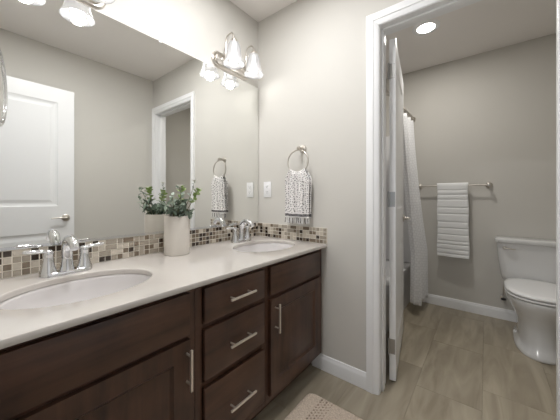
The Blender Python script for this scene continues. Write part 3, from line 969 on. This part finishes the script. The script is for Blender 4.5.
for i in range(13):
    q = 2 * PI * i / 13 + 0.2
    back = math.cos(q) < -0.1
    r1 = 0.040 if back else random.uniform(0.062, 0.082)
    hz = zb + random.uniform(0.012, 0.085)
    sprig([(0.012 * math.cos(q), 0.012 * math.sin(q), zb), (r1 * 0.55 * math.cos(q), r1 * 0.55 * math.sin(q), zb + (hz - zb) * 0.75 + 0.018), (r1 * math.cos(q), r1 * math.sin(q), hz)],
          7, 0.038 if back else 0.054, 0.0135, M['leaf_grey'] if i % 3 == 1 else M['leaf_dark'], 0.25, up=0.12, spread=0.75)

# ------------------------------------------------------------------ round magnifying mirror at the left edge
mc = Vector((0.35, -1.400, 1.392))
t = thing('makeup_mirror', 'round chrome-rimmed magnifying mirror on a wall arm at the left edge', 'mirror', mc, math.radians(77))
bm = bmesh.new(); lathe(bm, [(0.0, -0.004), (0.096, -0.004), (0.096, 0.004), (0.0, 0.004)], (0, 0, 0), 48, axis='x'); obj('mirror_disc', bm, M['mirror'], t)
bm = bmesh.new(); tube(bm, [(0, 0.100 * math.cos(q), 0.100 * math.sin(q)) for q in [2 * PI * k / 56 for k in range(56)]], 0.0085, n=12, closed=True); obj('rim', bm, M['chrome'], t, 60)
bm = bmesh.new()
import mathutils
inv = Matrix.Rotation(-math.radians(77), 4, 'Z')
def lc(p): return inv @ (Vector(p) - mc)
tube(bm, [lc((0.347, -1.413, 1.392)), lc((0.33, -1.45, 1.392)), lc((0.40, -1.50, 1.392)), lc((0.42, YC + 0.012, 1.392))], 0.006, n=10)
tube(bm, [lc((0.42, YC + 0.012, 1.35)), lc((0.42, YC + 0.012, 1.43))], 0.010, n=12)
obj('swing_arm', bm, M['chrome'], t)
bm = bmesh.new(); box(bm, 0.395, 0.445, YC, YC + 0.006, 1.34, 1.44, 0.003)
bmesh.ops.transform(bm, matrix=inv @ Matrix.Translation(-mc), verts=bm.verts[:]); obj('wall_bracket', bm, M['chrome'], t)

# ------------------------------------------------------------------ rug
def rug_mat():
    m, nt, b = new_mat('beige_tufted_cotton')
    tc = nt.nodes.new('ShaderNodeTexCoord')
    n = nt.nodes.new('ShaderNodeTexNoise'); n.inputs['Scale'].default_value = 140; n.inputs['Detail'].default_value = 3
    nt.links.new(tc.outputs['Object'], n.inputs['Vector'])
    at = nt.nodes.new('ShaderNodeAttribute'); at.attribute_name = 'knot'
    cr = nt.nodes.new('ShaderNodeValToRGB')
    cr.color_ramp.elements[0].position = 0.3; cr.color_ramp.elements[0].color = (0.46, 0.375, 0.30, 1)
    cr.color_ramp.elements[1].position = 0.7; cr.color_ramp.elements[1].color = (0.70, 0.59, 0.49, 1)
    nt.links.new(n.outputs['Fac'], cr.inputs['Fac'])
    mx = nt.nodes.new('ShaderNodeMix'); mx.data_type = 'RGBA'; mx.inputs['B'].default_value = (0.16, 0.11, 0.075, 1)
    nt.links.new(cr.outputs['Color'], mx.inputs['A'])
    nt.links.new(at.outputs['Fac'], mx.inputs['Factor'])
    nt.links.new(mx.outputs['Result'], b.inputs['Base Color'])
    b.inputs['Roughness'].default_value = 1.0
    bp = nt.nodes.new('ShaderNodeBump'); bp.inputs['Strength'].default_value = 0.6; bp.inputs['Distance'].default_value = 0.004
    nt.links.new(n.outputs['Fac'], bp.inputs['Height']); nt.links.new(bp.outputs['Normal'], b.inputs['Normal'])
    return m
RX0, RX1, RY0, RY1 = 0.600, 1.120, -1.08, -0.222
rcx, rcy = (RX0 + RX1) / 2, (RY0 + RY1) / 2
bm = bmesh.new()
kn = bm.verts.layers.float.new('knot')
nx, ny = 130, 200
V = []
hw, hh, cr_ = (RX1 - RX0) / 2, (RY1 - RY0) / 2, 0.045
for j in range(ny + 1):
    row = []
    for i in range(nx + 1):
        u_, v_ = (i / nx * 2 - 1) * hw, (j / ny * 2 - 1) * hh
        # pull the corners in to round them
        ax_, ay_ = abs(u_) - (hw - cr_), abs(v_) - (hh - cr_)
        x, y = u_, v_
        if ax_ > 0 and ay_ > 0:
            m_ = max(ax_, ay_); l_ = math.hypot(ax_, ay_)
            x = math.copysign(hw - cr_ + ax_ * m_ / l_, u_); y = math.copysign(hh - cr_ + ay_ * m_ / l_, v_)
        edge = min(i, nx - i, j, ny - j)
        e = min(1, edge / 4)
        z = 0.002 + 0.011 * math.sqrt(1 - (1 - e) ** 2)
        if edge > 1:
            z += 0.0022 * noise.noise(Vector((x * 75, y * 75, 1.0))) + 0.0012 * noise.noise(Vector((x * 190, y * 190, 5.0)))
        k = 0.0
        wx = x + rcx
        for band0 in (0.682, 1.038 - 0.045):
            if band0 < wx < band0 + 0.072:
                cxk = ((wx - band0) / 0.0145) % 1.0
                row_i = int((wx - band0) / 0.0145)
                cyk = (y / 0.021 + (row_i % 2) * 0.5) % 1.0
                if 0.28 < cxk < 0.72 and 0.2 < cyk < 0.62:
                    k = 0.9; z -= 0.005
        vtx = bm.verts.new((x, y, z)); vtx[kn] = k
        row.append(vtx)
    V.append(row)
for j in range(ny):
    for i in range(nx):
        bm.faces.new((V[j][i], V[j][i + 1], V[j + 1][i + 1], V[j + 1][i]))
# underside
be = [v for v in V[0]] + [V[j][nx] for j in range(1, ny + 1)] + [V[ny][i] for i in range(nx - 1, -1, -1)] + [V[j][0] for j in range(ny - 1, 0, -1)]
low = [bm.verts.new((v.co.x, v.co.y, 0.0006)) for v in be]
for i in range(len(be)):
    j = (i + 1) % len(be)
    bm.faces.new((be[i], be[j], low[j], low[i]))
bm.faces.new(low)
o = obj('bath_rug', bm, rug_mat(), None, 80, loc=(rcx, rcy, 0))
prop(o, 'beige tufted bath rug with rows of dark knots on the tile floor', 'rug')

# ------------------------------------------------------------------ toilet room: downlight, plus the added vanity-room fills
def downlight(x, y, label, power, color=(0.985, 0.99, 1.0)):
    t = thing('recessed_ceiling_light', label, 'ceiling light', (x, y, H))
    bm = bmesh.new()
    l = bpy.data.lights.new('downlight_lamp', 'AREA'); l.shape = 'DISK'; l.size = 0.12; l.energy = power; l.color = color
    lo = bpy.data.objects.new('downlight_lamp', l); lo.location = (0, 0, -0.010); lo.parent = t; COL.objects.link(lo)
    lathe(bm, [(0.062, 0.0), (0.062, -0.004), (0.066, -0.0075), (0.086, -0.006), (0.098, -0.002), (0.099, 0.0)], n=40, cap0=False, cap1=False)
    obj('trim_ring', bm, M['plastic'], t)
    bm = bmesh.new(); lathe(bm, [(0.0, -0.0045), (0.05, -0.0042), (0.0622, -0.003), (0.0622, -0.0005), (0.0, -0.0005)], n=32)
    obj('lens', bm, mat('lit_lens', (0.9, 0.9, 0.9), 0.4, emit=((1.0, 0.95, 0.88), DOWN)), t)
downlight(1.004, 0.869, 'round lit recessed light in the toilet room ceiling', DOWNW, (1.0, 0.965, 0.90))
downlight(0.56, -0.60, 'added recessed fill light in the ceiling over the sink beside the towel ring', FILLW)  # added out of view to brighten the vanity room
downlight(0.72, -1.00, 'added recessed fill light in the ceiling over the nearest sink', FILLW * 1.35)  # second added fill, also out of view and of the mirror

# towel bar and bath towel
t = thing('towel_bar', 'dark nickel towel bar on the back wall beside the shower curtain', 'towel bar', (1.115, YB, 1.205))
bm = bmesh.new(); tube(bm, [(-0.285, -0.068, 0), (0.285, -0.068, 0)], 0.0075, n=14); obj('bar', bm, M['nickel'], t)
for s in (-1, 1):
    bm = bmesh.new()
    lathe(bm, [(0.0, 0), (0.027, 0), (0.028, -0.005), (0.024, -0.010), (0.013, -0.015), (0.011, -0.055), (0.014, -0.060), (0.014, -0.076), (0.010, -0.080), (0.0, -0.081)], (s * 0.285, 0, 0), 24, axis='y')
    obj('mounting_post', bm, M['nickel'], t)

M['terry'] = mat('white_terry', (0.90, 0.91, 0.92), 0.98, bump=(420, 0.6))
bt = thing('bath_towel', 'white ribbed bath towel folded over the towel bar', 'towel', (1.122, YB - 0.068, 0.52))
rib_rnd = random.Random(4)
grooves = [0.10, 0.16, 0.225, 0.335, 0.42, 0.53, 0.615, 0.70, 0.785, 0.835, 0.90, 0.96]
def bt_outline():
    """closed side profile (y, z, t) running up the front and down the back of a thick folded towel"""
    pts = []
    L = 0.712
    n = 110
    for i in range(n + 1):
        z = L * i / n * 0.965
        pts.append([-0.026, z])
    for k in range(1, 9):
        a = PI * k / 9
        pts.append([-0.026 * math.cos(a), 0.687 + 0.026 * math.sin(a)])
    for i in range(40):
        pts.append([0.026, 0.687 - (0.687 - 0.06) * i / 39])
    return pts
bm = bmesh.new()
outl = bt_outline()
# outer skin then inner skin gives thickness
def bt_pt(s, i, inner):
    y, z = outl[i]
    k = s * 2 - 1
    w = 0.125 + 0.003 * math.sin(z * 18) + (0.003 if z < 0.3 else 0)
    g = 0
    if i <= 110:
        tt = 1 - z / 0.712
        for gq in grooves:
            g += math.exp(-((tt - gq) / 0.0065) ** 2)
        g = min(g, 1) * 0.0075
        y = y - 0.004 * math.sin(k * 2.3 + z * 3) * (1 - z / 0.75) + g
    edge = 1 - abs(k) ** 10 * 0.5
    d = 0.017 if inner else 0.0
    if i <= 110: yy = y + d + (0.006 * abs(k) ** 12 if not inner else 0)
    elif i <= 118:
        r = 0.026 - d; a = PI * (i - 110) / 9; yy = -r * math.cos(a); z = 0.687 + r * math.sin(a)
    else: yy = y - d
    return Vector((k * w + (0.006 * (1 - z / .7)), yy, z))
NS = 28
rings = []
n = len(outl)
VO = [[bm.verts.new(bt_pt(s / NS, i, False)) for s in range(NS + 1)] for i in range(n)]
VI = [[bm.verts.new(bt_pt(s / NS, i, True)) for s in range(NS + 1)] for i in range(n)]
for i in range(n - 1):
    for s in range(NS):
        bm.faces.new((VO[i][s], VO[i][s + 1], VO[i + 1][s + 1], VO[i + 1][s])); bm.faces.new((VI[i][s], VI[i + 1][s], VI[i + 1][s + 1], VI[i][s + 1]))
    bm.faces.new((VO[i][0], VO[i + 1][0], VI[i + 1][0], VI[i][0])); bm.faces.new((VO[i][NS], VI[i][NS], VI[i + 1][NS], VO[i + 1][NS]))
for s in range(NS):
    bm.faces.new((VO[0][s], VI[0][s], VI[0][s + 1], VO[0][s + 1])); bm.faces.new((VO[-1][s], VO[-1][s + 1], VI[-1][s + 1], VI[-1][s]))
obj('cloth', bm, M['terry'], bt, 70)

# ------------------------------------------------------------------ toilet
TX = 1.675
t = thing('toilet', 'white two-piece toilet against the back wall of the toilet room', 'toilet', (TX, YB, 0))
def egg(hw, yf, yb_, z, n=44, ex=2.3):
    """closed outline: half width hw, front at yf (<0), back at yb_; widest a bit behind the middle"""
    ym = yf * 0.55 + yb_ * 0.45
    out = []
    for k in range(n):
        a = 2 * PI * k / n
        c, s = math.cos(a), math.sin(a)
        x = hw * math.copysign(abs(c) ** (2 / ex), c)
        L = (yb_ - ym) if s > 0 else (ym - yf)
        y = ym + L * math.copysign(abs(s) ** (2 / (ex if s < 0 else 3.6)), s)
        out.append(Vector((x, y, z)))
    return out
bm = bmesh.new()
loft(bm, [egg(0.128, -0.655, -0.10, 0.0), egg(0.130, -0.660, -0.10, 0.008), egg(0.128, -0.655, -0.10, 0.030), egg(0.113, -0.628, -0.11, 0.048), egg(0.108, -0.615, -0.11, 0.09),
          egg(0.110, -0.612, -0.10, 0.16), egg(0.120, -0.630, -0.09, 0.22), egg(0.145, -0.668, -0.07, 0.28), egg(0.172, -0.705, -0.05, 0.335), egg(0.183, -0.722, -0.04, 0.370), egg(0.184, -0.724, -0.04, 0.388), egg(0.180, -0.720, -0.045, 0.396)])
obj('bowl', bm, M['porc'], t, 60)
bm = bmesh.new()
rings = []
for z, w, d in ((0.397, 0.355, 0.165), (0.405, 0.375, 0.175), (0.44, 0.395, 0.182), (0.55, 0.425, 0.190), (0.66, 0.442, 0.195), (0.712, 0.448, 0.197)):
    rings.append([Vector((x, -0.012 - 0.197 / 2 + y, z)) for x, y in rrect(w, d, 0.045, 8)])
loft(bm, rings)
tank = obj('tank', bm, M['porc'], t, 60)
bm = bmesh.new()
rings = []
for z, w, d, r in ((0.7125, 0.455, 0.202, 0.04), (0.716, 0.470, 0.214, 0.045), (0.738, 0.474, 0.217, 0.047), (0.746, 0.468, 0.212, 0.045), (0.750, 0.452, 0.198, 0.04)):
    rings.append([Vector((x, -0.117 + y, z)) for x, y in rrect(w, d, r, 8)])
loft(bm, rings); obj('tank_lid', bm, M['porc'], t, 60)
# seat ring and lid
bm = bmesh.new()
def ring_of(z, s, hole): return egg(0.186 * s, -0.728 if not hole else -0.66, -0.225 if not hole else -0.30, z)
a = [egg(0.184, -0.726, -0.215, 0.4025), egg(0.187, -0.730, -0.212, 0.406), egg(0.187, -0.730, -0.212, 0.411), egg(0.183, -0.726, -0.216, 0.415),
     egg(0.125, -0.660, -0.285, 0.415), egg(0.118, -0.652, -0.292, 0.409), egg(0.122, -0.656, -0.288, 0.4025)]
vs = loft(bm, a, False, False)
for i in range(44):
    j = (i + 1) % 44
    bm.faces.new((vs[-1][i], vs[-1][j], vs[0][j], vs[0][i]))
for q in range(4):
    for sx_ in (-1, 1): box(bm, sx_ * (0.14 if q else 0.10) - 0.008, sx_ * (0.14 if q else 0.10) + 0.008, -0.62 + q * 0.11, -0.60 + q * 0.11, 0.3945, 0.404); 
obj('seat', bm, M['seat'], t, 60)
bm = bmesh.new()
loft(bm, [egg(0.183, -0.726, -0.222, 0.4225), egg(0.188, -0.732, -0.218, 0.427), egg(0.188, -0.732, -0.218, 0.435), egg(0.182, -0.725, -0.224, 0.442), egg(0.15, -0.68, -0.25, 0.446), egg(0.08, -0.58, -0.32, 0.449)])
for s in (-1, 1): box(bm, s * 0.075 - 0.02, s * 0.075 + 0.02, -0.228, -0.205, 0.398, 0.436, 0.005)
obj('seat_lid', bm, M['seat'], t, 60)
bm = bmesh.new()
lathe(bm, [(0.0, -0.206), (0.014, -0.206), (0.014, -0.214), (0.009, -0.220), (0.0, -0.221)], (-0.175, 0, 0.672), 16, axis='y')
tube(bm, [(-0.178, -0.222, 0.672), (-0.155, -0.226, 0.671), (-0.118, -0.226, 0.667), (-0.105, -0.225, 0.666)], [0.008, 0.0075, 0.007, 0.005], n=10, smooth=3, flat=(1, .7))
obj('flush_lever', bm, M['nickel'], t)
for s in (-1, 1):
    bm = bmesh.new(); lathe(bm, [(0.013, 0.034), (0.013, 0.044), (0.009, 0.052), (0.0, 0.054)], (s * 0.117, -0.33, 0), 14); obj('bolt_cap', bm, M['porc'], t)

t = thing('water_supply_valve', 'small dark water supply valve on the wall beside the toilet', 'valve', (1.500, YB, 0.195))
bm = bmesh.new()
lathe(bm, [(0.0, 0), (0.026, 0), (0.024, -0.006), (0.009, -0.009), (0.009, -0.045), (0.0, -0.045)], n=18, axis='y')
tube(bm, [(0, -0.040, -0.004), (0, -0.040, 0.03)], 0.0085, n=12)
obj('valve_body', bm, M['chrome'], t)
bm = bmesh.new(); lathe(bm, [(0.0, -0.045), (0.018, -0.047), (0.018, -0.058), (0.0, -0.060)], n=16, axis='y', sx=1.0, sy=0.6); obj('valve_knob', bm, M['rubber'], t)
bm = bmesh.new(); tube(bm, [(0, -0.040, 0.028), (0.0, -0.045, 0.08), (0.012, -0.06, 0.14), (0.02, -0.07, 0.17), (0.022, -0.075, 0.1995)], 0.0048, n=8, smooth=5); obj('supply_hose', bm, M['nickel'], t)

# ------------------------------------------------------------------ tub, surround, rod, curtain
t = thing('bathtub', 'white alcove bathtub behind the shower curtain', 'bathtub', (0.381, 0.86, 0))
hx, hy = 0.380, 0.743
bm = bmesh.new()
def rr(w, d, r, z, ox=0): return [Vector((x + ox, y, z)) for x, y in rrect(w, d, r, 8)]
rings = [rr(2 * hx - 0.02, 2 * hy - 0.002, 0.01, 0.0), rr(2 * hx - 0.01, 2 * hy - 0.001, 0.01, 0.34), rr(2 * hx, 2 * hy, 0.012, 0.37), rr(2 * hx, 2 * hy, 0.012, 0.385), rr(2 * hx - 0.02, 2 * hy - 0.02, 0.012, 0.392),
         rr(2 * hx - 0.14, 2 * hy - 0.16, 0.14, 0.388), rr(2 * hx - 0.18, 2 * hy - 0.20, 0.14, 0.35), rr(2 * hx - 0.26, 2 * hy - 0.36, 0.13, 0.12), rr(2 * hx - 0.36, 2 * hy - 0.50, 0.10, 0.09)]
loft(bm, rings); obj('tub_shell', bm, M['tub'], t, 50)
bm = bmesh.new()
box(bm, 0.0005, 0.012, WT + 0.002, YB - 0.001, 0.394, 1.78, 0.003); box(bm, 0.012, 0.745, YB - 0.013, YB - 0.0005, 0.394, 1.78, 0.003); box(bm, 0.012, 0.745, WT + 0.0005, WT + 0.013, 0.394, 1.78, 0.003)
struct('wall_shower_surround', bm, M['tub'])

t = thing('shower_curtain_rod', 'metal shower curtain rod above the bathtub', 'curtain rod', (0.762, 0.86, 1.925))
bm = bmesh.new(); tube(bm, [(0, WT + 0.001 - 0.86, 0), (0, YB - 0.001 - 0.86, 0)], 0.0125, n=14); obj('rod', bm, M['nickel'], t)
for y, s in ((WT - 0.86, 1), (YB - 0.86, -1)):
    bm = bmesh.new(); lathe(bm, [(0.0, 0), (0.030, 0), (0.029, s * 0.006), (0.017, s * 0.018), (0.017, s * 0.03), (0.0, s * 0.03)], (0, y, 0), 20, axis='y'); obj('flange', bm, M['nickel'], t)

def curtain_mat():
    m, nt, b = new_mat('white_woven_curtain')
    tc = nt.nodes.new('ShaderNodeTexCoord')
    mp = nt.nodes.new('ShaderNodeMapping'); mp.inputs['Scale'].default_value = (40, 70, 1)
    nt.links.new(tc.outputs['UV'], mp.inputs['Vector'])
    br = nt.nodes.new('ShaderNodeTexBrick'); br.inputs['Scale'].default_value = 1.0; br.inputs['Brick Width'].default_value = 1.0; br.inputs['Row Height'].default_value = 1.0
    br.inputs['Mortar Size'].default_value = 0.16; br.inputs['Mortar Smooth'].default_value = 0.3
    nt.links.new(mp.outputs['Vector'], br.inputs['Vector'])
    mx = nt.nodes.new('ShaderNodeMix'); mx.data_type = 'RGBA'
    mx.inputs['A'].default_value = (0.86, 0.86, 0.87, 1); mx.inputs['B'].default_value = (0.77, 0.77, 0.78, 1)
    nt.links.new(br.outputs['Fac'], mx.inputs['Factor']); nt.links.new(mx.outputs['Result'], b.inputs['Base Color'])
    bp = nt.nodes.new('ShaderNodeBump'); bp.inputs['Strength'].default_value = 0.3; bp.inputs['Distance'].default_value = 0.002; bp.invert = True
    nt.links.new(br.outputs['Fac'], bp.inputs['Height']); nt.links.new(bp.outputs['Normal'], b.inputs['Normal'])
    b.inputs['Roughness'].default_value = 0.9
    return m
t = thing('shower_curtain', 'white patterned shower curtain hanging gathered behind the open door', 'curtain', (0.762, 1.22, 0.02))
def cur(s, tt):
    y0, y1 = 1.17 - 1.22, 1.500 - 1.22
    k = s
    q = min(1, tt / 0.74); fl = 0.45 * q + 0.55 * q * q
    ph = k * 4.5 * 2 * PI + 0.5 * math.sin(k * 9) + 0.25 * math.sin(tt * 4 + k * 11)
    amp = (0.026 + 0.020 * tt) * (1 + 0.25 * math.sin(k * 13 + 1))
    x = amp * math.sin(ph) + fl * (0.098 + 0.022 * k)
    y = y0 + (y1 - y0) * k + 0.016 * math.cos(ph + 0.6) * (0.4 + 0.6 * tt) - 0.022 * fl * k
    z = 0.080 + 1.782 * (1 - tt) + 0.006 * math.sin(ph * 0.5) * tt
    return Vector((x, y, z))
bm = bmesh.new(); uvl = bm.loops.layers.uv.new('UVMap'); sheet(bm, cur, 260, 60, uvl)
cu = obj('cloth', bm, curtain_mat(), t, 80)
md = cu.modifiers.new('thickness', 'SOLIDIFY'); md.thickness = 0.0025; md.offset = 0
for i in range(10):
    yy = 1.19 - 1.22 + (1.49 - 1.19) * (i + 0.0) / 9
    bm = bmesh.new(); tube(bm, [(0.0 + 0.023 * math.cos(q), yy, 1.905 - 0.008 + 0.030 * math.sin(q)) for q in [2 * PI * k / 20 for k in range(20)]], 0.0022, n=6, closed=True)
    obj('hook', bm, M['nickel'], t, 60)
